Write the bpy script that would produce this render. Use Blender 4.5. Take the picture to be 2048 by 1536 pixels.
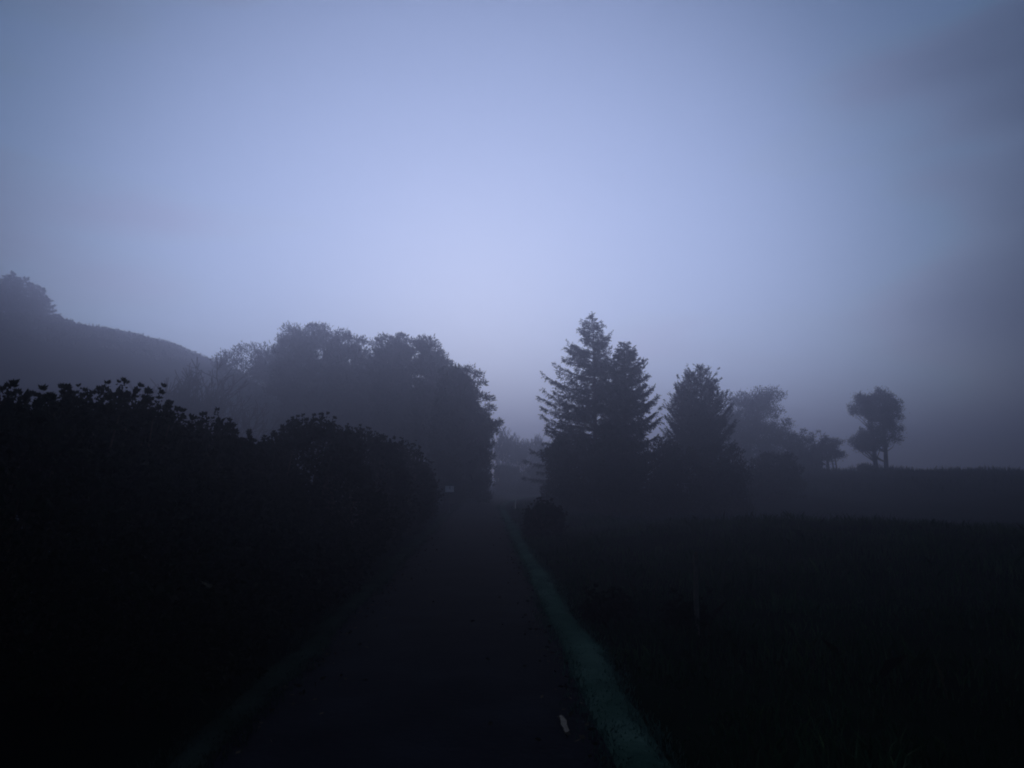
import bpy, math, random
import numpy as np
from mathutils import Vector, Matrix

R = math.radians
scene = bpy.context.scene
col = scene.collection
for o in list(bpy.data.objects):
    bpy.data.objects.remove(o)

# ------------------------------------------------------------------ camera
EYE = 1.8
F = 1538.0                      # focal length in photo pixels (2048 wide)
cam_d = bpy.data.cameras.new('camera')
cam = bpy.data.objects.new('camera', cam_d)
col.objects.link(cam)
cam_d.sensor_width = 36.0
cam_d.lens = F / 2048 * 36.0
cam_d.clip_start = 0.05
cam_d.clip_end = 3000
cam.location = (0, 0, EYE)
PITCH, YAW = math.atan(188 / F), math.atan(-54 / F)
cam.rotation_euler = (R(90) + PITCH, 0, YAW)
scene.camera = cam

# ------------------------------------------------------------------ sky, sun, exposure
SUN_EL, SUN_AZ = R(12), R(-1.0)          # azimuth measured clockwise from +Y (the way the lane runs)
world = bpy.data.worlds.new('World')
scene.world = world
world.use_nodes = True
nt = world.node_tree
nt.nodes.clear()
wo = nt.nodes.new('ShaderNodeOutputWorld')
bg = nt.nodes.new('ShaderNodeBackground')
sky = nt.nodes.new('ShaderNodeTexSky')
sky.sky_type = 'NISHITA'
sky.sun_disc = False
sky.sun_elevation = SUN_EL
sky.sun_rotation = SUN_AZ
sky.altitude = 0
sky.air_density = 1.0
sky.dust_density = 0.25
sky.ozone_density = 3.0
tc = nt.nodes.new('ShaderNodeTexCoord')
mp = nt.nodes.new('ShaderNodeMapping')
mp.inputs['Scale'].default_value = (1.0, 1.0, 1.6)
mp.inputs['Location'].default_value = (-0.3157, 0.9505, 8.8886)
nz = nt.nodes.new('ShaderNodeTexNoise')
nz.inputs['Scale'].default_value = 1.3
nz.inputs['Detail'].default_value = 2.0
nz.inputs['Roughness'].default_value = 0.4
mr = nt.nodes.new('ShaderNodeValToRGB')                # thin to thick cloud
mr.color_ramp.interpolation = 'B_SPLINE'
mr.color_ramp.elements[0].position = 0.40
mr.color_ramp.elements[0].color = (0.08, 0.07, 0.08, 1)
mr.color_ramp.elements[1].position = 0.90
mr.color_ramp.elements[1].color = (2.9, 2.36, 2.20, 1)
mul = nt.nodes.new('ShaderNodeMix')
mul.data_type = 'RGBA'
mul.blend_type = 'MULTIPLY'
mul.inputs['Factor'].default_value = 1.0
nt.links.new(tc.outputs['Generated'], mp.inputs['Vector'])
nt.links.new(mp.outputs['Vector'], nz.inputs['Vector'])
# thin stretched streaks of cloud on top of the broad masses
mp2 = nt.nodes.new('ShaderNodeMapping')
mp2.inputs['Scale'].default_value = (1.0, 1.0, 4.5)
mp2.inputs['Location'].default_value = (3.1, 0.4, 1.75)
nz2 = nt.nodes.new('ShaderNodeTexNoise')
nz2.inputs['Scale'].default_value = 2.0
nz2.inputs['Detail'].default_value = 4.0
nz2.inputs['Roughness'].default_value = 0.42
add = nt.nodes.new('ShaderNodeMath')
add.operation = 'MULTIPLY_ADD'
add.inputs[1].default_value = 0.60
sub = nt.nodes.new('ShaderNodeMath')
sub.operation = 'SUBTRACT'
sub.inputs[1].default_value = 0.30
nt.links.new(tc.outputs['Generated'], mp2.inputs['Vector'])
nt.links.new(mp2.outputs['Vector'], nz2.inputs['Vector'])
nt.links.new(nz2.outputs['Fac'], add.inputs[0])
nt.links.new(nz.outputs['Fac'], add.inputs[2])
nt.links.new(add.outputs['Value'], sub.inputs[0])
nt.links.new(sub.outputs['Value'], mr.inputs['Fac'])
nt.links.new(sky.outputs['Color'], mul.inputs['A'])
nt.links.new(mr.outputs['Color'], mul.inputs['B'])
nt.links.new(mul.outputs['Result'], bg.inputs['Color'])
nt.links.new(bg.outputs['Background'], wo.inputs['Surface'])
bg.inputs['Strength'].default_value = 0.075

sun_d = bpy.data.lights.new('sun', 'SUN')
sun = bpy.data.objects.new('sun', sun_d)
col.objects.link(sun)
sun_d.energy = 1.5
sun_d.angle = R(55)
sun_d.color = (1.0, 0.965, 1.0)
sdir = Vector((math.sin(SUN_AZ) * math.cos(SUN_EL), math.cos(SUN_AZ) * math.cos(SUN_EL), math.sin(SUN_EL)))
sun.rotation_euler = sdir.to_track_quat('Z', 'Y').to_euler()
sun.location = (0, 0, 60)

vs = scene.view_settings
vs.view_transform = 'Standard'
vs.look = 'None'
vs.gamma = 1.0
vs.use_curve_mapping = False
vs.exposure = 0.0

FOG_DENSITY, FOG_TOP, FOG_ANISO = 0.0078, 41.0, 0.85
FOG_COLOR = (0.55, 0.63, 0.98)

cy = scene.cycles
cy.use_denoising = True
try:
    cy.denoiser = 'OPENIMAGEDENOISE'
except Exception:
    pass
cy.volume_bounces = 0
cy.max_bounces = 6
cy.diffuse_bounces = 2
cy.glossy_bounces = 2
cy.transmission_bounces = 2
cy.use_adaptive_sampling = False
cy.filter_width = 1.9

# ------------------------------------------------------------------ helpers
MATS = {}
cam_rot = Matrix.Rotation(YAW, 3, 'Z') @ Matrix.Rotation(R(90) + PITCH, 3, 'X')

def at(px, py, depth):
    """world point seen at photo pixel (px, py) whose distance along the lane (Y) is depth"""
    d = cam_rot @ Vector(((px - 1024) / F, (768 - py) / F, -1.0))
    k = depth / d.y
    return Vector((d.x * k, depth, EYE + d.z * k))

def material(name, c1, c2, scale=4.0, rough=0.85, bump=0.0, detail=6.0, spec=0.3, c3=None):
    if name in MATS:
        return MATS[name]
    m = bpy.data.materials.new(name)
    m.use_nodes = True
    t = m.node_tree
    b = t.nodes['Principled BSDF']
    b.inputs['Roughness'].default_value = rough
    b.inputs['Specular IOR Level'].default_value = spec
    co = t.nodes.new('ShaderNodeTexCoord')
    n = t.nodes.new('ShaderNodeTexNoise')
    n.inputs['Scale'].default_value = scale
    n.inputs['Detail'].default_value = detail
    r = t.nodes.new('ShaderNodeValToRGB')
    r.color_ramp.elements[0].position = 0.3
    r.color_ramp.elements[0].color = (*c1, 1)
    r.color_ramp.elements[1].position = 0.7
    r.color_ramp.elements[1].color = (*c2, 1)
    if c3:
        e = r.color_ramp.elements.new(0.52)
        e.color = (*c3, 1)
    t.links.new(co.outputs['Object'], n.inputs['Vector'])
    t.links.new(n.outputs['Fac'], r.inputs['Fac'])
    t.links.new(r.outputs['Color'], b.inputs['Base Color'])
    if bump:
        bn = t.nodes.new('ShaderNodeBump')
        bn.inputs['Strength'].default_value = bump
        bn.inputs['Distance'].default_value = 0.02
        n2 = t.nodes.new('ShaderNodeTexNoise')
        n2.inputs['Scale'].default_value = scale * 12
        n2.inputs['Detail'].default_value = 4
        t.links.new(co.outputs['Object'], n2.inputs['Vector'])
        t.links.new(n2.outputs['Fac'], bn.inputs['Height'])
        t.links.new(bn.outputs['Normal'], b.inputs['Normal'])
    MATS[name] = m
    return m

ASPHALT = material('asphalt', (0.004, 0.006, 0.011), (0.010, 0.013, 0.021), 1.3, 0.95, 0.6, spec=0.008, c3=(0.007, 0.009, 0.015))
SOIL = material('field_grass_soil', (0.0025, 0.006, 0.004), (0.007, 0.013, 0.008), 0.6, 0.95, 0.6, spec=0.0)
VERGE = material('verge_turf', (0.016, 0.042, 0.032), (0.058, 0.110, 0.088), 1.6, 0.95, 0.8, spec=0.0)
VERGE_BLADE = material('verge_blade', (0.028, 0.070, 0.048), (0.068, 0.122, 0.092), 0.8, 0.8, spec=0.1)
SHADED_VERGE = material('shaded_verge_turf', (0.008, 0.015, 0.011), (0.026, 0.042, 0.034), 1.4, 0.95, 0.8, spec=0.0)  # left verge turf: the hedge's shade is put into a darker colour
SHADED_BLADE = material('shaded_verge_blade', (0.012, 0.026, 0.018), (0.030, 0.050, 0.038), 0.8, 0.8, spec=0.05)  # left verge blades, same hedge shade painted into their colour
BLADE = material('rough_grass_blade', (0.008, 0.026, 0.012), (0.046, 0.088, 0.042), 0.7, 0.85, spec=0.03, c3=(0.018, 0.044, 0.020))
STRAW = material('dead_grass_straw', (0.012, 0.016, 0.011), (0.028, 0.030, 0.021), 3, 0.9, spec=0.08)
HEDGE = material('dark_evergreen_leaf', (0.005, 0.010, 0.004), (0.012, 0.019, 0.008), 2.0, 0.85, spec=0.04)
NEEDLE = material('conifer_needle', (0.014, 0.026, 0.013), (0.032, 0.046, 0.022), 0.7, 0.85, spec=0.08)
PINE = material('pine_needle', (0.016, 0.027, 0.013), (0.036, 0.048, 0.024), 0.6, 0.85, spec=0.08)
BROAD = material('broad_leaf', (0.018, 0.028, 0.011), (0.045, 0.050, 0.020), 0.6, 0.85, spec=0.08)
BARK = material('bark', (0.025, 0.020, 0.015), (0.060, 0.050, 0.040), 5.0, 0.95, 0.6, spec=0.05)
PALE_BARK = material('pale_birch_bark', (0.10, 0.095, 0.09), (0.36, 0.35, 0.33), 3.0, 0.9, spec=0.1)
WHITE = material('sign_white', (0.38, 0.38, 0.40), (0.50, 0.50, 0.52), 3.0, 0.5)
BLACK = material('sign_black', (0.015, 0.015, 0.015), (0.03, 0.03, 0.03), 3.0, 0.6)
METAL = material('dull_post_metal', (0.05, 0.05, 0.05), (0.10, 0.10, 0.10), 4.0, 0.6)
WOOD = material('weathered_post_wood', (0.05, 0.042, 0.035), (0.11, 0.10, 0.085), 8.0, 0.9, 0.5)
PALE_WOOD = material('pale_marker', (0.42, 0.42, 0.40), (0.62, 0.62, 0.60), 6.0, 0.7)
PAINT = material('worn_road_paint', (0.004, 0.007, 0.008), (0.024, 0.034, 0.033), 30.0, 0.8)

def link(name, me, mat, parent=None):
    o = bpy.data.objects.new(name, me)
    col.objects.link(o)
    if mat is not None:
        me.materials.append(mat)
    if parent is not None:
        o.parent = parent
    return o

def tag(o, label=None, cat=None, group=None, kind=None):
    if label: o['label'] = label
    if cat: o['category'] = cat
    if group: o['group'] = group
    if kind: o['kind'] = kind
    return o

def empty(name, loc):
    o = bpy.data.objects.new(name, None)
    o.empty_display_size = 0.3
    o.location = loc
    col.objects.link(o)
    return o

def mesh_np(name, V, faces_n, idx):
    """V (n,3); faces all of faces_n corners; idx flat int array"""
    me = bpy.data.meshes.new(name)
    V = np.ascontiguousarray(V, dtype=np.float32)
    idx = np.ascontiguousarray(idx, dtype=np.int32).ravel()
    nf = len(idx) // faces_n
    me.vertices.add(len(V)); me.vertices.foreach_set('co', V.ravel())
    me.loops.add(len(idx)); me.loops.foreach_set('vertex_index', idx)
    me.polygons.add(nf)
    me.polygons.foreach_set('loop_start', np.arange(nf, dtype=np.int32) * faces_n)
    me.polygons.foreach_set('loop_total', np.full(nf, faces_n, dtype=np.int32))
    me.update(calc_edges=True)
    return me

def norm(a):
    return a / np.maximum(np.linalg.norm(a, axis=-1, keepdims=True), 1e-9)

def leaf_quads(P, D, L, W, rng):
    """kite shaped leaves: base P, unit direction D, length L, width W (arrays)"""
    n = len(P)
    D = norm(D)
    S = norm(np.cross(D, rng.normal(size=(n, 3))))
    L = np.broadcast_to(np.asarray(L, float).reshape(-1, 1), (n, 1))
    W = np.broadcast_to(np.asarray(W, float).reshape(-1, 1), (n, 1))
    V = np.empty((n, 4, 3))
    V[:, 0] = P
    V[:, 1] = P + D * L * 0.45 + S * W * 0.5
    V[:, 2] = P + D * L
    V[:, 3] = P + D * L * 0.45 - S * W * 0.5
    return V.reshape(-1, 3)

def leaf_mesh(name, chunks):
    V = np.concatenate(chunks)
    return mesh_np(name, V, 4, np.arange(len(V)))

class Tubes:
    def __init__(self):
        self.V, self.I, self.n = [], [], 0
    def add(self, pts, rad, sides=6):
        pts = np.asarray(pts, float)
        rad = np.asarray(rad, float)
        k = len(pts)
        T = norm(np.gradient(pts, axis=0))
        ref = np.array([0.31, 0.95, 0.05]) if abs(T[0][2]) > 0.5 else np.array([0.05, 0.1, 1.0])
        A = norm(np.cross(T, ref))
        B = np.cross(T, A)
        a = np.linspace(0, 2 * math.pi, sides, endpoint=False)
        ring = np.cos(a)[None, :, None] * A[:, None] + np.sin(a)[None, :, None] * B[:, None]
        V = pts[:, None] + ring * rad[:, None, None]
        i = np.arange(k - 1)[:, None] * sides
        j = np.arange(sides)[None]
        j2 = (j + 1) % sides
        Q = np.stack([i + j, i + j2, i + sides + j2, i + sides + j], -1).reshape(-1, 4) + self.n
        self.V.append(V.reshape(-1, 3)); self.I.append(Q)
        self.n += k * sides
    def mesh(self, name):
        if not self.V:
            self.add([(0, 0, 0), (0, 0, .01)], [.005, .004], 3)
        me = mesh_np(name, np.concatenate(self.V), 4, np.concatenate(self.I))
        me.polygons.foreach_set('use_smooth', np.ones(len(me.polygons), dtype=bool))
        return me

def sstep(a, b, x):
    t = np.clip((x - a) / (b - a), 0, 1)
    return t * t * (3 - 2 * t)

def vnoise(x, y, seed=0):
    """smooth value noise"""
    x = np.asarray(x, float); y = np.asarray(y, float)
    xi, yi = np.floor(x).astype(np.int64), np.floor(y).astype(np.int64)
    fx, fy = x - xi, y - yi
    fx = fx * fx * (3 - 2 * fx); fy = fy * fy * (3 - 2 * fy)
    def h(a, b):
        n = (a * 374761393 + b * 668265263 + seed * 1442695041) & 0x7fffffff
        n = ((n ^ (n >> 13)) * 1274126177) & 0x7fffffff
        return ((n ^ (n >> 16)) & 0xffff) / 65535.0
    return (h(xi, yi) * (1 - fx) + h(xi + 1, yi) * fx) * (1 - fy) + (h(xi, yi + 1) * (1 - fx) + h(xi + 1, yi + 1) * fx) * fy

# ------------------------------------------------------------------ lay of the land
ROAD_R, ROAD_L = 0.78, -1.68          # edges of the tarmac
VR, VL = 1.18, -1.98                  # outer edges of the mown verges

def bend(y):
    y = np.asarray(y, float)
    b = np.where(y > 44, (np.minimum(y, 105) - 44) ** 2 * 0.0036, 0.0)
    return b + np.where(y > 105, (y - 105) * 0.44, 0.0)

def height(x, y):
    x = np.asarray(x, float); y = np.asarray(y, float)
    d = x - bend(y)                                     # offset from the lane
    off = np.maximum(d - VR, 0) + np.maximum(VL - d, 0)
    rough = sstep(0.0, 1.5, off)
    z = rough * (vnoise(x * 0.9, y * 0.9, 1) * 0.16 + vnoise(x * 0.25, y * 0.25, 2) * 0.35 - 0.22)
    # rough bank right of the lane, a hollow behind it, the field rising beyond
    z = z + 0.45 * np.exp(-((x - 10) / 5.5) ** 2) * np.exp(-((y - 21) / 6) ** 2)
    z = z - 0.7 * sstep(3, 10, d) * np.exp(-((y - 42) / 12) ** 2)
    z = z + 2.4 * sstep(12, 32, x) * sstep(48, 82, y) * (1 - sstep(95, 160, y))
    # hill on the left
    dist = np.hypot(x, y)
    az = x / np.maximum(y, 1.0)
    ka, kz = [-1.2, -.56, -.468, -.403, -.338, -.2, -.06], [28.5, 27.4, 26.2, 24.8, 22.0, 12.0, 0.0]
    crest = sum(np.interp(az + o, ka, kz) for o in (-.06, -.04, -.02, 0, .02, .04, .06)) / 7
    front = sstep(62, 150, dist) * np.where(y > 0, 1, 0) * sstep(0, 30, y)
    z = z + crest * front + front * ((vnoise(x * .05, y * .05, 5) - .5) * 0.8 + (vnoise(x * .2, y * .2, 6) - .5) * 0.35)
    return z

def hz(x, y):
    return float(height(np.array([x]), np.array([y]))[0])

def axis(fine, lim, growth, step):
    a = list(np.arange(0, fine, step))
    s = step
    while a[-1] < lim:
        s *= growth
        a.append(a[-1] + s)
    return np.array(a)

xp = axis(12, 620, 1.07, 0.45)
xs = np.concatenate([-xp[:0:-1], xp])
yp = axis(45, 620, 1.055, 0.5)
yn = axis(6, 160, 1.18, 0.6)
ys = np.concatenate([-yn[:0:-1], yp])
GX, GY = np.meshgrid(xs, ys)
GZ = height(GX, GY)
nx, ny = len(xs), len(ys)
ii = (np.arange(ny - 1)[:, None] * nx + np.arange(nx - 1)[None])
Q = np.stack([ii, ii + 1, ii + nx + 1, ii + nx], -1).reshape(-1, 4)
me = mesh_np('ground', np.stack([GX, GY, GZ], -1).reshape(-1, 3), 4, Q)
me.polygons.foreach_set('use_smooth', np.ones(len(me.polygons), dtype=bool))
tag(link('ground', me, SOIL), kind='structure')

def strip(name, x0, x1, y0, y1, mat, n_across, zfun, step=0.4, wob=(0, 0), thick=0.0):
    yy = np.arange(y0, y1, step)
    t = np.linspace(0, 1, n_across)
    wl = (vnoise(yy * 0.6, yy * 0 + 3, 11) - .5) * wob[0] + (vnoise(yy * 2.3, yy * 0 + 5, 13) - .5) * wob[0] * .5
    wr = (vnoise(yy * 0.6, yy * 0 + 9, 17) - .5) * wob[1] + (vnoise(yy * 2.3, yy * 0 + 7, 19) - .5) * wob[1] * .5
    X = (x0 + wl)[:, None] * (1 - t) + (x1 + wr)[:, None] * t + bend(yy)[:, None]
    Y = np.repeat(yy[:, None], n_across, 1)
    Z = zfun(X, Y, t[None])
    V = np.stack([X, Y, Z], -1).reshape(-1, 3)
    i = np.arange(len(yy) - 1)[:, None] * n_across + np.arange(n_across - 1)[None]
    q = np.stack([i, i + 1, i + n_across + 1, i + n_across], -1).reshape(-1, 4)
    m = mesh_np(name, V, 4, q)
    m.polygons.foreach_set('use_smooth', np.ones(len(m.polygons), dtype=bool))
    return link(name, m, mat)

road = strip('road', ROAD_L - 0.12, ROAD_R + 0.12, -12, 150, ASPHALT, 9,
             lambda X, Y, t: height(X, Y) * 0 + 0.02 + 0.035 * (1 - (2 * t - 1) ** 2) + (vnoise(X * 1.5, Y * .4, 21) - .5) * 0.012)
tag(road, kind='structure')
def verge_z(X, Y, t):
    return 0.005 + 0.06 * np.sin(np.pi * np.clip(t, 0, 1)) ** 0.6 + (vnoise(X * 6, Y * 2.5, 23) - .5) * 0.025 * np.sin(np.pi * t)
vr = strip('verge_right', ROAD_R, VR + 0.04, -10, 140, VERGE, 7, verge_z, 0.2, (0.07, 0.12))
vl = strip('verge_left', VL - 0.04, ROAD_L, -10, 140, SHADED_VERGE, 7, verge_z, 0.2, (0.2, 0.12))
tag(vr, kind='structure'); tag(vl, kind='structure')

# a worn fleck of paint on the tarmac near the right edge
p = at(1130, 1440, 5.7)
bmv = []
rng = np.random.default_rng(3)
ring = []
for k in range(18):
    a = k / 18 * 2 * math.pi
    ring.append((p.x + math.cos(a) * 0.026 * rng.uniform(.6, 1.2) , 5.75 + math.sin(a) * 0.24 * rng.uniform(.75, 1.1), 0.0))
rz = 0.02 + 0.035 * (1 - (2 * ((p.x - ROAD_L + .12) / (ROAD_R - ROAD_L + .24)) - 1) ** 2) + 0.016
me = bpy.data.meshes.new('paint_mark')
me.from_pydata([(x, y, rz) for x, y, z in ring] + [(x, y, rz - 0.03) for x, y, z in ring], [],
               [tuple(range(18))] + [(k, (k + 1) % 18, 18 + (k + 1) % 18, 18 + k)[::-1] for k in range(18)])
link('paint_mark', me, PAINT, road)

# ------------------------------------------------------------------ grass
def blades(name, X, Y, hgt, width, lean, mat, seed, z0=None):
    rng = np.random.default_rng(seed)
    n = len(X)
    Z = height(X, Y) if z0 is None else z0
    a = rng.uniform(0, 2 * math.pi, n)
    b = rng.uniform(0, 2 * math.pi, n)
    ln = lean * hgt * rng.uniform(0.2, 1.2, n)
    P = np.stack([X, Y, Z - 0.02], -1)
    side = np.stack([np.cos(a), np.sin(a), np.zeros(n)], -1) * width[:, None] * .5
    out = np.stack([np.cos(b), np.sin(b), np.zeros(n)], -1)
    up = np.array([0, 0, 1.0])
    V = np.empty((n, 5, 3))
    V[:, 0] = P - side; V[:, 1] = P + side
    mid = P + up * (hgt * .6)[:, None] + out * (ln * .35)[:, None]
    V[:, 2] = mid + side * .7; V[:, 4] = mid - side * .7
    V[:, 3] = P + up * hgt[:, None] * rng.uniform(.8, 1, n)[:, None] + out * ln[:, None]
    m = mesh_np(name, V.reshape(-1, 3), 5, np.arange(n * 5))
    return link(name, m, mat)

rng = np.random.default_rng(11)
def field_points(n, d0, d1, y0, y1, power=1.6):
    y = y0 + (y1 - y0) * rng.random(n) ** power
    d = d0 + (d1 - d0) * rng.random(n) ** 1.3 * np.clip((y + 6) / 22, 0.35, 1)
    return d + bend(y), y
X, Y = field_points(84000, VR - 0.02, 24, 1.5, 48)
tus = vnoise(X * 0.8, Y * 0.8, 31) * 0.6 + vnoise(X * 2.2, Y * 2.2, 32) * 0.4
keep = rng.random(len(X)) < np.clip(tus * 2.2 - 0.15, 0.3, 1)
X, Y, tus = X[keep], Y[keep], tus[keep]
H = (0.10 + 0.62 * np.clip(tus - 0.25, 0, 1) ** 1.3) * rng.uniform(.6, 1.3, len(X)) * np.clip((X - bend(Y) - VR) / 1.2 + 0.3, 0.3, 1)
tag(blades('rough_grass', X, Y, H, rng.uniform(.010, .026, len(X)), .55, BLADE, 1),
    'rough dark green grass on the bank beside the lane', 'grass', kind='stuff')
X, Y = field_points(9000, VR + .3, 16, 3, 40)
s2 = vnoise(X * .5, Y * .5, 41)
k = s2 > .58
X, Y = X[k], Y[k]
tag(blades('dead_grass', X, Y, rng.uniform(.2, .42, len(X)), rng.uniform(.004, .008, len(X)), .7, STRAW, 2),
    'pale dead grass stems among the rough grass', 'grass', kind='stuff')
n = 15000
Y = rng.uniform(60, 96, n); X = rng.uniform(8, 70, n)
kk = vnoise(X * .35, Y * .35, 45)
tag(blades('field_grass', X, Y, (.15 + .75 * kk ** 2) * rng.uniform(.6, 1.2, n), rng.uniform(.03, .08, n), .4, BLADE, 8),
    'tussocky grass along the misty skyline of the field at the right', 'grass', kind='stuff')
def verge_blades(name, x0, x1, n, seed, label, mat):
    y = 1.5 + 50 * rng.random(n) ** 1.7
    x = rng.uniform(x0, x1, n) + bend(y) + (vnoise(y * 1.1, y * 0 + 2, seed) - .5) * .16 + rng.normal(size=n) * .05
    tag(blades(name, x, y, rng.uniform(.02, .06, n), rng.uniform(.006, .012, n),   .6, mat, seed, np.full(n, .05)),
        label, 'grass', kind='stuff')
verge_blades('verge_grass', ROAD_R - .03, VR + .05, 24000, 5, 'short pale grass of the verge along the open field', VERGE_BLADE)
verge_blades('verge_grass', VL - .05, ROAD_L + .03, 20000, 6, 'short verge grass along the hedge, coloured dark for the shade there', SHADED_BLADE)

n = 700
Y = 2 + 34 * rng.random(n) ** 1.4
e = rng.random(n)
X = np.where(e < .5, ROAD_L + .02 + np.abs(rng.normal(size=n)) * .22, np.where(e < .9, ROAD_R - np.abs(rng.normal(size=n)) * .2, rng.uniform(ROAD_L, ROAD_R, n)))
P = np.stack([X, Y, .062 + rng.random(n) * .01], -1)
D = np.stack([rng.normal(size=n), rng.normal(size=n), rng.uniform(-.05, .35, n)], -1)
LITTER = material('fallen_leaf', (0.010, 0.008, 0.006), (0.055, 0.045, 0.030), 6.0, 0.9, spec=0.05)
tag(link('fallen_leaves', leaf_mesh('fallen_leaves', [leaf_quads(P, D, rng.uniform(.03, .08, n), rng.uniform(.02, .04, n), rng)]), LITTER),
    'fallen leaves strewn along the edges of the tarmac', 'leaves', kind='stuff')

# ------------------------------------------------------------------ hedge shrubs on the left
def shoot_template(rng, n_side=26, n_head=26, L=0.22):
    """an upright leafy shoot with a flared rosette on top, unit scale in metres; returns P, D, len, wid"""
    t = rng.random(n_side) ** .8
    a = rng.uniform(0, 2 * math.pi, n_side)
    P = np.stack([np.cos(a) * .008, np.sin(a) * .008, (t * 2.0 - 1.0) * L], -1)
    D = np.stack([np.cos(a), np.sin(a), rng.uniform(-.1, 1.3, n_side)], -1)
    l = rng.uniform(.028, .048, n_side)
    a2 = rng.uniform(0, 2 * math.pi, n_head)
    P2 = np.stack([np.cos(a2) * .006, np.sin(a2) * .006, L * rng.uniform(.92, 1.02, n_head)], -1)
    D2 = np.stack([np.cos(a2), np.sin(a2), rng.uniform(.3, 2.2, n_head)], -1)
    l2 = rng.uniform(.032, .058, n_head)
    w = np.concatenate([np.full(n_side, .024), np.full(n_head, .022)])
    return np.concatenate([P, P2]), norm(np.concatenate([D, D2])), np.concatenate([l, l2]), w

def frames(N, rng):
    N = norm(N)
    A = norm(np.cross(N, rng.normal(size=N.shape)))
    return np.stack([A, np.cross(N, A), N], -1)          # columns

def shrub(name, label, cx, cy, top, rx, ry, seed, shoots=1500, fill=16000, group=None, scale=.85, cat='shrub', upright=1.0, mat=None, tall=26, skirt=0.0):
    rng = np.random.default_rng(seed)
    z0 = hz(cx, cy)
    Ht = top - z0
    root = empty(name, (cx, cy, z0))
    tag(root, label, cat, group)
    # lobed dome surface
    n = shoots
    u = 1 - 1.7 * rng.random(n) ** 1.25; ph = rng.uniform(0, 2 * math.pi, n)
    lob = 1 + .16 * (vnoise(ph * 1.4 + seed, u * 2.2, seed) - .5) * 2 + .10 * (vnoise(ph * 4, u * 5, seed + 3) - .5) * 2
    s = np.sqrt(np.maximum(1 - u * u, 0)) ** .8
    N = np.stack([np.cos(ph) * s, np.sin(ph) * s, u], -1)
    S = N * lob[:, None] * np.array([rx, ry, Ht * .5]) * .93 + np.array([0, 0, Ht * .5 - .12])
    S[:, 0] += skirt * sstep(.8, .05, S[:, 2] / Ht)
    up = norm(N * np.array([1, 1, .8]) + np.array([0, 0, 1.0]) * upright + rng.normal(size=(n, 3)) * .22)
    fr = frames(up, rng)
    ch = []
    temps = [shoot_template(rng, L=rng.uniform(.12, .24)) for _ in range(8)]
    which = rng.integers(0, 8, n)
    sc = rng.uniform(.7, 1.45, n) * scale
    # a few shoots stand proud of the rest on top
    proud = np.where((u > .5) & (rng.random(n) < .22), 1.0, 0.0)
    S = S + up * (proud * rng.uniform(.02, .09, n))[:, None]
    for k, (P, D, l, w) in enumerate(temps):
        m = which == k
        if not m.any(): continue
        M = fr[m]; q = sc[m]
        PP = (np.einsum('nij,lj->nli', M, P) * q[:, None, None] + S[m][:, None]).reshape(-1, 3)
        DD = np.einsum('nij,lj->nli', M, D).reshape(-1, 3)
        LL = (l[None] * q[:, None]).ravel(); WW = (np.broadcast_to(w, (len(q), len(w))) * q[:, None]).ravel()
        ch.append(leaf_quads(PP, DD, LL, WW, rng))
    # leafy body under the shoots
    nf = fill
    u = rng.uniform(-1, 1, nf); ph = rng.uniform(0, 2 * math.pi, nf)
    lob = 1 + .16 * (vnoise(ph * 1.4 + seed, u * 2.2, seed) - .5) * 2 + .10 * (vnoise(ph * 4, u * 5, seed + 3) - .5) * 2
    s = np.sqrt(np.maximum(1 - u * u, 0)) ** .8
    N = np.stack([np.cos(ph) * s, np.sin(ph) * s, u], -1)
    rr = rng.uniform(.80, 1.0, nf)
    S = N * (lob * rr)[:, None] * np.array([rx, ry, Ht * .5]) * .96 + np.array([0, 0, Ht * .5 - .08])
    S[:, 2] = np.maximum(S[:, 2], 0.02)
    S[:, 0] += skirt * sstep(.8, .05, S[:, 2] / Ht)
    ch.append(leaf_quads(S, N + rng.normal(size=(nf, 3)) * .8 + np.array([0, 0, .4]), rng.uniform(.09, .17, nf) * scale, .075 * scale, rng))
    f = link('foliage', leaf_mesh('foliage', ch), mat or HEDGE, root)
    tb = Tubes()
    for k in range(tall):
        a = rng.uniform(0, 2 * math.pi); r = rng.uniform(.3, .9)
        end = np.array([math.cos(a) * rx * r, math.sin(a) * ry * r, Ht * rng.uniform(.55, .93)])
        b0 = np.array([math.cos(a) * .12, math.sin(a) * .12, -.1])
        midp = (b0 + end) / 2 + np.array([0, 0, -.1]) + rng.normal(size=3) * .08
        tb.add([b0, midp, end], [.035, .024, .008], 5)
    link('stems', tb.mesh('stems'), BARK, root)
    return root

HG = 'tall evergreen shrubs making the hedge on the left of the lane'
hedge = [  # px, top py, depth, rx, ry, label
    (-95, 800, 6.4, 1.45, 1.2, 'black evergreen shrub cut off by the left edge of the picture'),
    (70, 798, 7.6, 1.1, 1.0, 'black evergreen shrub with stubby shoots on its flat top, near the left edge'),
    (225, 795, 9.0, .85, .95, 'tallest rounded evergreen shrub of the dark left hedge, bristling with knobbly shoots'),
    (395, 848, 11.2, .85, 1.0, 'low evergreen shrub between the two rounded humps of the left hedge'),
    (500, 884, 13.0, .9, 1.0, 'lowest evergreen shrub in the dip of the dark left hedge'),
    (625, 842, 15.2, 1.15, 1.5, 'domed evergreen shrub, second hump of the dark left hedge'),
    (725, 860, 19.5, 1.15, 1.7, 'evergreen shrub sloping down behind the second hump of the left hedge'),
    (795, 890, 24.5, 1.05, 1.7, 'evergreen shrub last but one before the hedge ends beside the lane'),
    (827, 921, 29.5, .85, 1.5, 'last evergreen shrub where the hedge ends beside the small white sign'),
]
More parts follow.
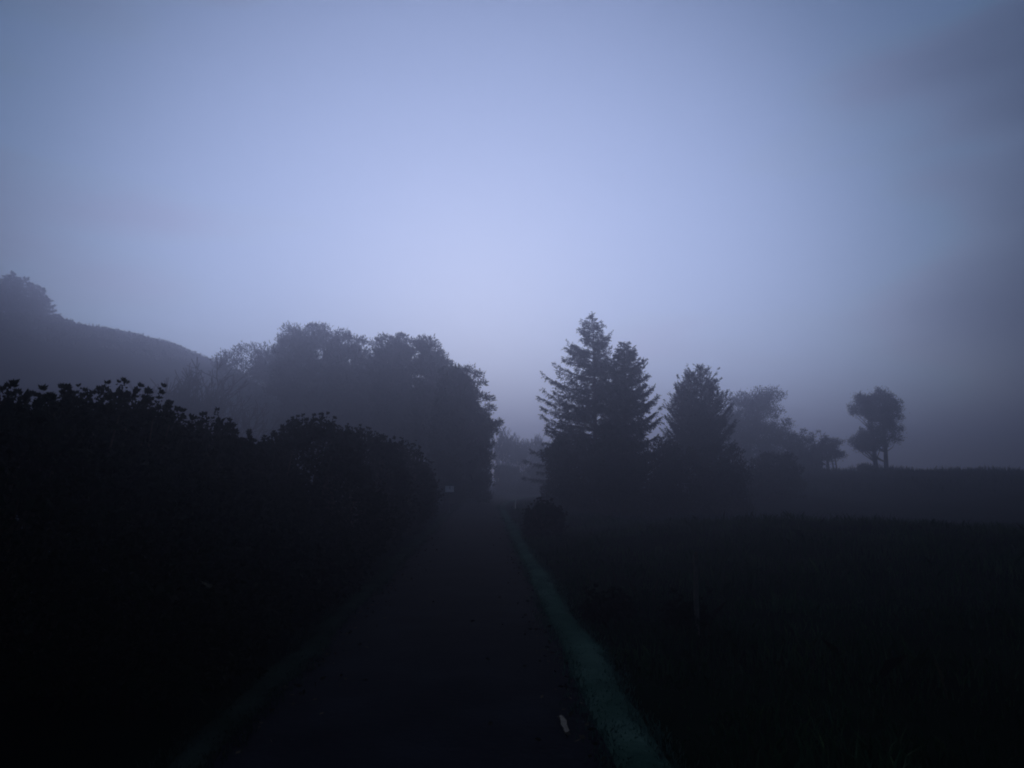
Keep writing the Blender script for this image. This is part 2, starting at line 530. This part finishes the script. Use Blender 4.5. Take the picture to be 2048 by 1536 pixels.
for i, (px, py, dep, rx, ry, lab) in enumerate(hedge):
    q = at(px, py, dep)
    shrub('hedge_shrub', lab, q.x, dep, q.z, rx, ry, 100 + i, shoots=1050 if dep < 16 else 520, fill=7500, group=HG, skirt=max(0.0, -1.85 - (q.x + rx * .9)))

# the small dark bush on the right of the lane and clumps of rushes
q = at(1088, 1005, 23); shrub('roadside_bush', 'small dark rounded bush on the right of the lane', q.x, 23, q.z, .55, .55, 201, shoots=150, fill=3000, cat='bush', tall=10)
for i, (px, py, dep, r, lab) in enumerate([
        (1218, 1238, 10.0, .22, 'small dark weed clump next to the pale right verge'),
        (1374, 1265, 9.2, .16, 'small dark weed clump at the foot of the thin fence post')]):
    q = at(px, py, dep)
    g = hz(q.x, dep)
    shrub('weed_clump', lab, q.x, dep, max(q.z, g + .3), r, r, 210 + i, shoots=90, fill=1200, cat='weed', tall=5, group='dark weed clumps on the right bank')

# ------------------------------------------------------------------ trees
def conifer(name, label, x, y, top, Rad, seed, nb=6, spacing=.42, start=.05, rise=.25, droop=.45, upturn=.25, hang=.5,
            asym=(0, 0), lean=(0, 0), tuft=(.15, .05), dens=1.0, group=None, prof=.8, cat='conifer', tops=None, z0=None, apex=.15, extra=()):
    rng = np.random.default_rng(seed)
    z0 = hz(x, y) if z0 is None else z0
    H = top - z0
    root = empty(name, (x, y, z0))
    tag(root, label, cat, group)
    tb = Tubes(); lb = Tubes() if y < 100 else tb; ch = []
    stems = [(0, 0, H, 1.0, start)] + [(dx, dy, H * f, sc, st) for dx, dy, f, sc, st in (tops or [])]
    for (sx, sy, SH, sc, st0) in stems:
        tt = np.linspace(0, 1, 9)
        bow = rng.normal(size=2) * .12
        def tp(t):
            t = np.asarray(t, float)
            return np.stack([sx * np.minimum(t * 2.5, 1) + lean[0] * t + bow[0] * np.sin(t * 3), sy * np.minimum(t * 2.5, 1) + lean[1] * t + bow[1] * np.sin(t * 3.3), t * SH], -1)
        r0 = .017 * SH * sc
        tb.add(tp(tt) - np.array([0, 0, .15]) * (1 - tt)[:, None], r0 * (1 - tt) ** .9 + .012, 7)
        h = st0 * SH
        while h < SH * .995:
            t = h / SH
            full = Rad * sc * (1 - t) ** prof * (.55 + .45 * sstep(0, .18, t)) * (1 - .35 * sstep(.85, 1, t)) + .06
            todo = [None] * (nb if t < .75 else (max(5, nb - 4) if t < .93 else 4))
            if sx == 0 and sy == 0:
                todo += [x_ for x_ in extra if abs(x_[0] * SH - h) <= .28 * spacing * 1.6]
            for b in todo:
                az = rng.uniform(0, 2 * math.pi)
                L = full * rng.uniform(.55, 1.12) * (1 + asym[0] * math.cos(az - asym[1]))
                if rng.random() < .07: L *= 1.22
                if b is not None: az, L = b[1], b[2]
                base = tp(np.array(min(t + rng.uniform(-.01, .01), .995)))
                m = max(4, int(L / .35) + 2)
                s = np.linspace(0, 1, m)
                e = rise + (1 - t) * -.10 + t * apex + rng.normal() * .08
                dh = np.array([math.cos(az), math.sin(az), 0])
                dro = droop * (1 - .5 * t) * rng.uniform(.7, 1.3)
                def path(s):
                    s = np.asarray(s, float)
                    zz = L * (e * s - dro * s ** 2 + upturn * s ** 3.5)
                    return base + dh * (s * L)[..., None] + np.array([0, 0, 1.0]) * zz[..., None]
                lb.add(path(s), np.linspace(.011 + .012 * L, .005, m), 4)
                nt_ = max(4, int(L * 13 * dens))
                ts = np.sort(rng.uniform(.10, 1, nt_))
                bp = path(ts)
                tan = norm(path(np.minimum(ts + .02, 1.02)) - path(ts - .02))
                sd = np.cross(tan, np.array([0, 0, 1.0]))
                sg = np.where(rng.random(nt_) < .5, -1., 1.)[:, None]
                td = norm(tan * rng.uniform(.5, 1.0, (nt_, 1)) + sd * sg * rng.uniform(.2, 1, (nt_, 1)) + np.array([0, 0, -1.]) * rng.uniform(0, hang, (nt_, 1)) * 1.3)
                tl = (.16 + .34 * (1 - ts) * min(L, 2.6) / 2 + .1 * rng.random(nt_)) * rng.uniform(.7, 1.2, nt_)
                k = 7
                w = np.linspace(.02, 1, k)
                PP = bp[:, None] + td[:, None] * (tl[:, None] * w)[..., None]
                PP = PP.reshape(-1, 3) + rng.normal(size=(nt_ * k, 3)) * .012
                DD = np.repeat(td, k, 0) + rng.normal(size=(nt_ * k, 3)) * .55
                ch.append(leaf_quads(PP, DD, rng.uniform(.7, 1.2, nt_ * k) * tuft[0], tuft[1], rng))
            h += spacing * (1.0 - .45 * t) * rng.uniform(.75, 1.25)
        # leader
        lp = tp(np.linspace(.93, 1.0, 40)) 
        ch.append(leaf_quads(lp, rng.normal(size=(40, 3)) + np.array([0, 0, .6]), .14, .04, rng))
    link('trunk', tb.mesh('trunk'), BARK, root)
    if lb is not tb:
        link('limbs', lb.mesh('limbs'), BARK, root)
    link('crown', leaf_mesh('crown', ch), NEEDLE, root)
    return root

def in_poly(px, py, poly):
    poly = np.asarray(poly, float)
    x0, y0 = poly[:, 0], poly[:, 1]
    x1, y1 = np.roll(x0, -1), np.roll(y0, -1)
    c = ((y0[None] > py[:, None]) != (y1[None] > py[:, None])) & (px[:, None] < (x1 - x0)[None] * (py[:, None] - y0[None]) / (y1 - y0 + 1e-9)[None] + x0[None])
    return c.sum(1) % 2 == 1

def crown_tree(name, label, base_px, depth, poly, seed, clump=.75, flat=.5, per_m2=1.0, leaves=300, leaf=(.2, .06), mat=None, group=None,
               cat='tree', trunks=1, fuzz=.15, bark=None, up=.6, deep=1.0, trunk_r=None, holes=0.0, ragged=0.0, tufts=(), voids=()):
    """a broad crowned tree: limbs run from the trunk to foliage clumps that fill a crown of the given elevation and an equal depth"""
    rng = np.random.default_rng(seed)
    bp = at(base_px, 900, depth)
    x = bp.x; z0 = hz(x, depth)
    root = empty(name, (x, depth, z0))
    tag(root, label, cat, group)
    poly = np.asarray(poly, float)
    lo, hi = poly.min(0), poly.max(0)
    m = depth / F
    area = 0.5 * abs(np.sum(poly[:, 0] * np.roll(poly[:, 1], -1) - np.roll(poly[:, 0], -1) * poly[:, 1])) * m * m
    want = max(8, int(area * per_m2 * 2.6 / clump ** 2 * .5))
    cs = []
    half = (hi[0] - lo[0]) / 2 * m * deep
    xc = (hi[0] + lo[0]) / 2; yc = (hi[1] + lo[1]) / 2
    guard = 0
    while len(cs) < want and guard < 60000:
        guard += 1
        px_, py_ = rng.uniform(lo[0], hi[0]), rng.uniform(lo[1], hi[1])
        r = clump * rng.uniform(.5, 1.25)
        # keep the clump inside the outline
        rp = r / m * .8
        tp_ = np.array([[px_, py_], [px_ - rp, py_], [px_ + rp, py_], [px_, py_ - rp * flat]])
        if not in_poly(tp_[:, 0], tp_[:, 1], poly).all():
            if rng.random() > .04: continue
            if not in_poly(tp_[:1, 0], tp_[:1, 1], poly).all(): continue
            r *= .5
        if any(((px_ - a) / (w_ + rp * .6)) ** 2 + ((py_ - b) / (h_ + rp * .5)) ** 2 < 1 for a, b, w_, h_ in voids): continue
        if ragged and vnoise(np.array([px_ / 13.]), np.array([py_ / 40.]), seed + 7)[0] < ragged:
            if not in_poly(np.array([px_]), np.array([py_ - 22.]), poly)[0] or not in_poly(np.array([px_ + 16.]), np.array([py_]), poly)[0]: continue
        e = min(1, ((px_ - xc) / max(xc - lo[0], 1)) ** 2 * .8 + ((py_ - yc) / max(yc - lo[1], 1)) ** 2 * .5)
        dy = rng.uniform(-1, 1) * half * math.sqrt(max(1 - e, .05))
        if holes and vnoise(np.array([px_ / 22.]), np.array([py_ / 22.]), seed)[0] < holes: continue
        w = at(px_, py_, depth)
        cs.append((w.x - x, dy, w.z - z0, r))
    for a, b, rp in tufts:
        w = at(a, b, depth)
        cs.append((w.x - x, rng.uniform(-.5, .5), w.z - z0, rp * m * 1.35))
    ch = []
    for cxx, cyy, czz, r in cs:
        n = int(leaves * max((r / clump) ** 2, .55 if tufts else .1))
        N = norm(rng.normal(size=(n, 3)))
        rad = rng.random(n) ** .45
        P = N * (rad * r)[:, None] * np.array([1, 1, flat]) + np.array([cxx, cyy, czz])
        P += rng.normal(size=(n, 3)) * fuzz * r * .5
        D = N * .6 + np.array([0, 0, up]) + rng.normal(size=(n, 3)) * .5
        ch.append(leaf_quads(P, D, rng.uniform(.6, 1.2, n) * leaf[0], leaf[1], rng))
    # trunks and limbs
    tb = Tubes(); lb = Tubes()
    cz = np.array([c[2] for c in cs]); topz = cz.max()
    tr = trunk_r or topz * .018 + .03
    ends = []
    for k in range(trunks):
        ox = (k - (trunks - 1) / 2) * (tr * 4.5)
        mx = np.mean([c[0] for c in cs])
        endp = np.array([mx + ox * 1.5, rng.normal() * .3, topz * .86])
        tt = np.linspace(0, 1, 8)
        pth = np.array([ox, rng.normal() * .2, -.2])[None] * (1 - tt)[:, None] + endp[None] * tt[:, None] + np.stack([np.sin(tt * 3 + k) * .25 * tt, np.cos(tt * 4 + k) * .2 * tt, tt * 0], -1)
        tb.add(pth, tr * (1.25 - tt) , 8)
        ends.append(pth)
    for cxx, cyy, czz, r in cs:
        pth = ends[rng.integers(0, trunks)]
        zt = czz - rng.uniform(.25, .6) * (abs(cxx) + abs(cyy)) - .2
        zt = min(max(zt, topz * .12), topz * .8)
        i = np.argmin(abs(pth[:, 2] - zt)); b0 = pth[i]
        e_ = np.array([cxx, cyy, czz - r * flat * .3])
        md = (b0 + e_) / 2 + rng.normal(size=3) * .15 + np.array([0, 0, -.12])
        lb.add([b0, md, e_], [tr * .30, tr * .2, .012], 4)
    link('trunk', tb.mesh('trunk'), bark or BARK, root)
    link('limbs', lb.mesh('limbs'), bark or BARK, root)
    link('crown', leaf_mesh('crown', ch), mat or PINE, root)
    return root

def bare_tree(name, label, px, top_py, depth, width, seed, bark=None, group=None, levels=5, first=.28, trunks=1, fine=.011, cat='bare tree'):
    rng = np.random.default_rng(seed)
    b = at(px, top_py, depth)
    z0 = hz(b.x, depth); H = b.z - z0
    root = empty(name, (b.x, depth, z0)); tag(root, label, cat, group)
    tb = Tubes(); lb = Tubes(); tw = Tubes()
    def grow(p0, d, L, r, lev):
        k = 4
        pts = [p0]; dd = d.copy()
        for j in range(k):
            dd = norm(dd + rng.normal(size=3) * .13 + np.array([0, 0, .06]))
            pts.append(pts[-1] + dd * L / k)
        pts = np.array(pts)
        rr = np.linspace(r, r * .6, k + 1)
        (tb if lev == 0 else (lb if lev < 3 else tw)).add(pts, np.maximum(rr, fine), 6 if lev < 2 else 3)
        if lev >= levels: return
        nchild = 4 if lev == 0 else rng.integers(3, 5)
        for c in range(nchild):
            s = rng.uniform(.35, 1.0) if c else 1.0
            i = min(int(s * k), k - 1); f = s * k - i
            q_ = pts[i] * (1 - f) + pts[i + 1] * f
            a = rng.uniform(0, 2 * math.pi)
            pr = norm(np.cross(dd, np.array([math.cos(a), math.sin(a), .3])))
            sp = rng.uniform(.35, .95) * (width / H * 2.2) if c else .18
            nd = norm(dd + pr * sp + np.array([0, 0, .12]))
            grow(q_, nd, L * rng.uniform(.62, .82), r * (.62 if c else .72), lev + 1)
    for k in range(trunks):
        d0 = norm(np.array([rng.normal() * .14 * (trunks > 1), rng.normal() * .1, 1.0]))
        grow(np.array([(k - (trunks - 1) / 2) * .5, 0, -.2]), d0, H * first * rng.uniform(.9, 1.1), H * .014, 0)
    # scale so the top stands at the height seen
    allz = max(v[:, 2].max() for t in (tb, lb, tw) for v in t.V)
    f = H / allz
    for t in (tb, lb, tw):
        t.V = [v * f for v in t.V]
    link('trunk', tb.mesh('trunk'), bark or BARK, root)
    link('limbs', lb.mesh('limbs'), bark or BARK, root)
    link('twigs', tw.mesh('twigs'), BARK, root)
    return root

# --- right of the lane: the spruces
q = at(1185, 628, 50)
conifer('spruce_tree', 'tallest spruce with open drooping boughs, sky showing through', q.x, 50, q.z, 4.3, 301, nb=11, spacing=.46, start=.10,
        rise=.30, droop=.42, upturn=.30, hang=.75, asym=(.2, math.pi), dens=1.25, group='spruces right of the lane', prof=.72,
        extra=[(.50, 3.05, 3.7), (.56, 3.2, 3.6), (.44, 2.9, 3.4), (.72, 3.3, 2.1), (.30, 3.0, 3.3), (.22, 3.2, 3.4), (.68, 0.1, 2.0), (.74, .2, 1.7)])
q = at(1248, 685, 46)
conifer('spruce_tree', 'dense dark spruce standing against the right side of the tallest one', q.x, 46, q.z, 2.5, 302, nb=12, spacing=.36, start=.03,
        rise=.35, droop=.40, upturn=.30, hang=.5, asym=(.12, 0), dens=1.3, group='spruces right of the lane', prof=.55, tuft=(.17, .06))
q = at(1402, 737, 52)
conifer('spruce_tree', 'bushy spruce with several pointed tops and upswept boughs', q.x, 52, q.z, 2.7, 303, nb=8, spacing=.38, start=.03,
        rise=.75, droop=.25, upturn=.25, hang=.25, dens=.95, group='spruces right of the lane', prof=.55, apex=.55,
        tops=[(-.75, .1, .96, .85, .3), (-1.35, .3, .88, .8, .25), (.7, -.2, .90, .8, .3)])

UG = 'bushy undergrowth at the feet of the spruces'
for i, (bx, dep, poly, lab) in enumerate([
    (1130, 44, [(1082, 905), (1100, 880), (1130, 862), (1165, 868), (1185, 900), (1190, 1022), (1080, 1022)], 'dark bush at the foot of the tallest spruce, nearest the lane'),
    (1225, 43, [(1165, 905), (1200, 880), (1250, 872), (1290, 890), (1300, 1022), (1160, 1022)], 'dark bush below the dense spruce'),
    (1335, 45, [(1285, 915), (1310, 890), (1345, 880), (1385, 892), (1400, 1022), (1280, 1022)], 'dark bush between the dense spruce and the bushy one'),
    (1440, 47, [(1385, 905), (1420, 880), (1460, 890), (1500, 915), (1510, 1022), (1380, 1022)], 'dark bush below the bushy spruce, on its right'),
    (1545, 58, [(1480, 930), (1520, 905), (1560, 900), (1600, 925), (1610, 1003), (1480, 1003)], 'low dark bush under the rounded broadleaf tree'),
]):
    crown_tree('undergrowth_bush', lab, bx, dep, poly, 320 + i, clump=.55, flat=.8, per_m2=1.5, leaves=180, leaf=(.19, .09), mat=BROAD, group=UG, cat='bush', trunks=2, trunk_r=.06, deep=.8)

# --- further right: broadleaf trees in the mist
BG = 'broadleaf trees on the field edge at the right'
crown_tree('broadleaf_tree', 'rounded broadleaf tree fading in mist right of the spruces', 1512, 96,
           [(1440, 850), (1447, 805), (1478, 782), (1530, 778), (1562, 795), (1584, 838), (1570, 880), (1560, 915), (1480, 930), (1440, 905)], 401,
           clump=.85, flat=.75, per_m2=1.5, leaves=230, leaf=(.22, .11), mat=BROAD, group=BG, trunks=2, fuzz=.5, holes=.24)
crown_tree('broadleaf_tree', 'low dark thicket tree just right of the rounded broadleaf tree', 1585, 88,
           [(1530, 905), (1545, 872), (1580, 856), (1625, 862), (1640, 865), (1645, 905), (1610, 930), (1530, 940)], 402,
           clump=.75, flat=.8, per_m2=1.2, leaves=240, leaf=(.2, .1), mat=BROAD, group=BG, trunks=4, trunk_r=.09, fuzz=.4)
crown_tree('broadleaf_tree', 'small tree on thin stems between the thicket and the lone tree', 1662, 90,
           [(1632, 895), (1640, 875), (1665, 866), (1682, 872), (1698, 895), (1690, 912), (1655, 922), (1634, 915)], 403,
           clump=.55, flat=.8, per_m2=1.0, leaves=200, leaf=(.2, .1), mat=BROAD, group=BG, trunks=4, trunk_r=.08, fuzz=.5, holes=.25)
crown_tree('broadleaf_tree', 'lone broadleaf tree at far right with two bare trunks below its crown', 1758, 94,
           [(1690, 815), (1705, 795), (1730, 780), (1765, 780), (1788, 800), (1792, 835), (1794, 868), (1780, 888), (1750, 896), (1704, 900), (1700, 884), (1735, 865), (1735, 838), (1712, 830)], 404,
           clump=.62, flat=.8, per_m2=1.25, leaves=250, leaf=(.2, .1), mat=BROAD, group=BG, trunks=2, trunk_r=.24, fuzz=.7, ragged=.3)
for i, (bx, dep, poly, lab) in enumerate([
    (1618, 86, [(1588, 925), (1600, 905), (1625, 898), (1645, 912), (1650, 948), (1588, 950)], 'low scrubby bush under the thin stemmed small tree'),
    (1735, 92, [(1708, 942), (1720, 930), (1740, 926), (1755, 934), (1765, 950), (1706, 952)], 'low bush at the foot of the lone tree')]):
    crown_tree('field_bush', lab, bx, dep, poly, 340 + i, clump=.5, flat=.8, per_m2=1.6, leaves=150, leaf=(.22, .1), mat=BROAD, group='low bushes on the field edge', cat='bush', trunks=2, trunk_r=.04, deep=.8, fuzz=.5)

# --- left of the lane: the pines
PG = 'spreading pines behind the hedge'
pk = dict(ragged=.38, flat=.55, fuzz=.45, leaves=165, leaf=(.36, .11), mat=PINE, group=PG, cat='pine tree')
VOID = [(843, 752, 9, 5), (858, 760, 7, 5), (822, 738, 6, 4), (836, 772, 6, 4), (792, 722, 6, 4), (690, 704, 4, 3)]
pk['voids'] = VOID
crown_tree('pine_tree', 'spreading pine with the highest flat topped tufts, above the hedge', 640, 84,
           [(552, 715), (563, 680), (585, 662), (612, 662), (655, 660), (676, 675), (684, 720), (690, 900), (560, 900), (540, 760)], 501, clump=.75, per_m2=2.0,
           tufts=[(579, 662, 14), (567, 679, 10), (597, 668, 8), (634, 661, 15), (620, 660, 9), (627, 653, 6), (648, 658, 9), (663, 671, 10)], **pk)
crown_tree('pine_tree', 'pine with a sloping top just right of the highest pine', 715, 79,
           [(655, 688), (676, 672), (712, 686), (742, 694), (764, 722), (772, 900), (660, 900), (650, 740)], 502, clump=.72, per_m2=2.6,
           tufts=[(686, 671, 12), (695, 674, 8), (709, 682, 9), (728, 685, 10), (747, 690, 9), (720, 682, 5)], **pk)
crown_tree('pine_tree', 'pine with a notched top in the middle of the pine group', 795, 72,
           [(750, 696), (770, 682), (800, 684), (830, 698), (838, 745), (850, 900), (745, 900), (742, 740)], 503, clump=.63, per_m2=2.4,
           tufts=[(758, 681, 6), (772, 678, 10), (785, 682, 8), (803, 677, 9), (800, 671, 4), (817, 685, 9)], **pk)
crown_tree('pine_tree', 'pine with ragged knobbly top nearest the cypress', 856, 66,
           [(824, 704), (840, 690), (864, 688), (880, 708), (896, 732), (912, 755), (925, 910), (830, 910), (820, 760)], 504, clump=.57, per_m2=2.4,
           tufts=[(841, 685, 10), (836, 692, 7), (860, 684, 9), (866, 693, 9), (877, 707, 9), (887, 721, 9), (896, 729, 8)], **pk)
crown_tree('cypress_tree', 'dark layered cypress leaning over the bend of the lane', 925, 55,
           [(878, 748), (905, 737), (937, 739), (957, 750), (962, 790), (980, 804), (980, 830), (994, 850), (984, 868), (984, 900), (984, 1000), (850, 1000), (862, 830)], 505,
           clump=.5, flat=.5, per_m2=2.0, ragged=.30, fuzz=.4, leaves=165, leaf=(.27, .08), mat=PINE, cat='cypress tree', deep=.8, voids=VOID,
           tufts=[(912, 738, 10), (935, 740, 11), (954, 748, 10), (962, 768, 9), (968, 793, 9), (980, 799, 6), (978, 818, 9), (972, 832, 8), (988, 851, 10), (998, 847, 6), (986, 866, 8), (976, 888, 10), (980, 912, 8), (976, 936, 9)])
crown_tree('broad_pine', 'low rounded tree falling away left of the highest pine', 520, 98,
           [(425, 790), (445, 722), (478, 700), (520, 694), (562, 690), (600, 700), (620, 760), (620, 900), (420, 900)], 506, clump=1.25, flat=.6, per_m2=2.0,
           leaves=190, leaf=(.33, .14), mat=PINE, group=PG, cat='pine tree', fuzz=.4, voids=VOID)
for i, (bx, dep, poly, lab) in enumerate([
    (895, 48, [(845, 930), (870, 905), (905, 900), (925, 930), (922, 988), (846, 995)], 'dark shrub below the cypress, behind the small white sign'),
    (955, 62, [(915, 925), (940, 905), (970, 915), (985, 950), (980, 982), (915, 985)], 'dark shrub at the foot of the cypress by the bend'),
]):
    crown_tree('undergrowth_bush', lab, bx, dep, poly, 520 + i, clump=.5, flat=.8, per_m2=1.5, leaves=180, leaf=(.19, .09), mat=BROAD, cat='bush', trunks=2, trunk_r=.05, deep=.7)

for i, (bx, dep, poly, lab) in enumerate([
    (1015, 92, [(985, 945), (1000, 928), (1030, 930), (1045, 950), (1045, 992), (985, 992)], 'low dark bush across the bend next to the cypress'),
    (1065, 88, [(1035, 950), (1050, 930), (1080, 925), (1100, 945), (1100, 992), (1035, 992)], 'low dark bush across the bend next to the spruces'),
]):
    crown_tree('undergrowth_bush', lab, bx, dep, poly, 540 + i, clump=.6, flat=.8, per_m2=2.0, leaves=240, leaf=(.2, .09), mat=BROAD, cat='bush', trunks=2, trunk_r=.05, deep=.7)

# --- bare trees
bare_tree('bare_tree', 'leafless twiggy tree between the hillside and the pines', 390, 702, 62, 9.0, 601, trunks=3, levels=5, first=.26, fine=.028)
CG = 'pale bare trees in the mist beyond the bend'
for i, (px, py, dep, lab) in enumerate([
    (1003, 852, 112, 'misty bare tree closest to the cypress, beyond the bend'),
    (1030, 872, 118, 'misty bare tree in the middle of the gap above the lane'),
    (1058, 868, 122, 'misty bare tree in the gap, second from the spruces'),
    (1085, 872, 110, 'misty bare tree close beside the tallest spruce'),
    (1017, 862, 128, 'misty bare tree a little right of the cypress tip'),
    (1044, 880, 108, 'lowest misty bare tree in the gap above the lane'),
    (1072, 866, 130, 'misty bare tree second nearest the tallest spruce'),
]):
    bare_tree('bare_birch', lab, px, py, dep, 4.0, 610 + i, bark=PALE_BARK, group=CG, levels=5, first=.22, fine=.022)

# --- conifer plantation on the hill at far left
rng = np.random.default_rng(77)
k = 0
row = [(-6, 561), (8, 557), (22, 543), (36, 556), (49, 552), (62, 566), (74, 572), (84, 577), (92, 600), (99, 618), (106, 636)]
names = ['touching the left edge', 'at the left edge beside the tallest tip', 'with the tallest tip',
         'just right of the tallest tip', 'with a thin bare tip', 'right of the thin bare tip', 'midway down the slope of tips', 'below the middle of the slope of tips',
         'third from the end of the plantation', 'second from the end of the plantation', 'smallest, at the end of the plantation']
for (px, py), nm in zip(row, names):
    dep = 126 + rng.uniform(-2, 4)
    q = at(px, py, dep)
    conifer('plantation_conifer', 'misty hilltop plantation conifer ' + nm, q.x, dep, q.z, 2.1, 700 + k, nb=8, spacing=.75, start=.02, rise=.35, droop=.35, upturn=.2,
            hang=.4, dens=.45, tuft=(.36, .15), group='plantation conifers on the hill', prof=.6)
    k += 1

rng = np.random.default_rng(88)
n = 30000
aa = rng.uniform(-.85, -.30, n); dd = rng.uniform(120, 165, n)
yy = dd / np.sqrt(1 + aa * aa); xx = aa * yy
keep = vnoise(xx * .25, yy * .25, 51) > .45
xx, yy = xx[keep], yy[keep]; n = len(xx)
hh = rng.random(n) ** 2 * .9 * vnoise(xx * .12, yy * .12, 52)
P = np.stack([xx, yy, height(xx, yy) + hh], -1)
tag(link('hill_scrub', leaf_mesh('hill_scrub', [leaf_quads(P, rng.normal(size=(n, 3)) + np.array([0, 0, .8]), rng.uniform(.25, .6, n), .22, rng)]), BROAD),
    'low scrub along the misty crest of the hill at the left', 'scrub', kind='stuff')

# ------------------------------------------------------------------ small things by the lane
def box(name, sx, sy, sz, loc, mat, parent, bevel=.004):
    import bmesh
    bm = bmesh.new()
    bmesh.ops.create_cube(bm, size=1)
    bmesh.ops.scale(bm, vec=(sx, sy, sz), verts=bm.verts)
    bmesh.ops.bevel(bm, geom=bm.edges[:], offset=bevel, segments=2, affect='EDGES')
    m = bpy.data.meshes.new(name); bm.to_mesh(m); bm.free()
    o = link(name, m, mat, parent); o.location = loc
    return o

q = at(899, 978, 40)
g = hz(q.x, 40)
sg = empty('road_sign', (q.x, 40, g))
tag(sg, 'small white rectangular sign on a dark post at the end of the hedge', 'sign')
zc = q.z - g
box('sign_plate', .45, .02, .31, (0, 0, zc), WHITE, sg)
box('printed_mark', .035, .006, .15, (.02, -.0125, zc + .07), BLACK, sg, .001)
tb = Tubes(); tb.add([(0, .03, -.2), (0, .03, zc + .1)], [.028, .028], 8); link('post', tb.mesh('post'), METAL, sg)

q = at(1030, 1017, 44); g = hz(q.x, 44)
mp_ = empty('marker_post', (q.x, 44, g)); tag(mp_, 'short pale marker post leaning on the right verge near the bend', 'post')
tb = Tubes(); tb.add([(0, 0, -.2), (.02, 0, .3), (.05, 0, .62)], [.035, .034, .032], 7); link('post', tb.mesh('post'), PALE_WOOD, mp_)

q = at(1394, 1262, 9.0); g = hz(q.x, 9)
fp = empty('fence_post', (q.x, 9, g)); tag(fp, 'thin dark wooden fence post on the grassy right bank', 'post')
tb = Tubes(); tb.add([(0, 0, -.3), (.005, .01, .4), (.012, 0, .9), (.012, 0, .94)], [.032, .03, .028, .012], 7); link('post', tb.mesh('post'), WOOD, fp)

# ------------------------------------------------------------------ haze
x0, x1, y0_, y1_ = xs[0] - 30, xs[-1] + 30, ys[0] - 30, ys[-1] + 30
zb = float(GZ.min()) - 1.2
me = bpy.data.meshes.new('haze')
v = [(x, y, z) for z in (zb, FOG_TOP) for y in (y0_, y1_) for x in (x0, x1)]
me.from_pydata(v, [], [(0, 2, 3, 1), (4, 5, 7, 6), (0, 1, 5, 4), (2, 6, 7, 3), (0, 4, 6, 2), (1, 3, 7, 5)])
hm = bpy.data.materials.new('haze')
hm.use_nodes = True
t = hm.node_tree
t.nodes.clear()
ho = t.nodes.new('ShaderNodeOutputMaterial')
pv = t.nodes.new('ShaderNodeVolumePrincipled')
pv.inputs['Color'].default_value = (*FOG_COLOR, 1)
pv.inputs['Density'].default_value = FOG_DENSITY
pv.inputs['Anisotropy'].default_value = FOG_ANISO
t.links.new(pv.outputs['Volume'], ho.inputs['Volume'])
tag(link('haze', me, hm), 'pale blue mist lying over the lane and fields', 'mist', kind='stuff')
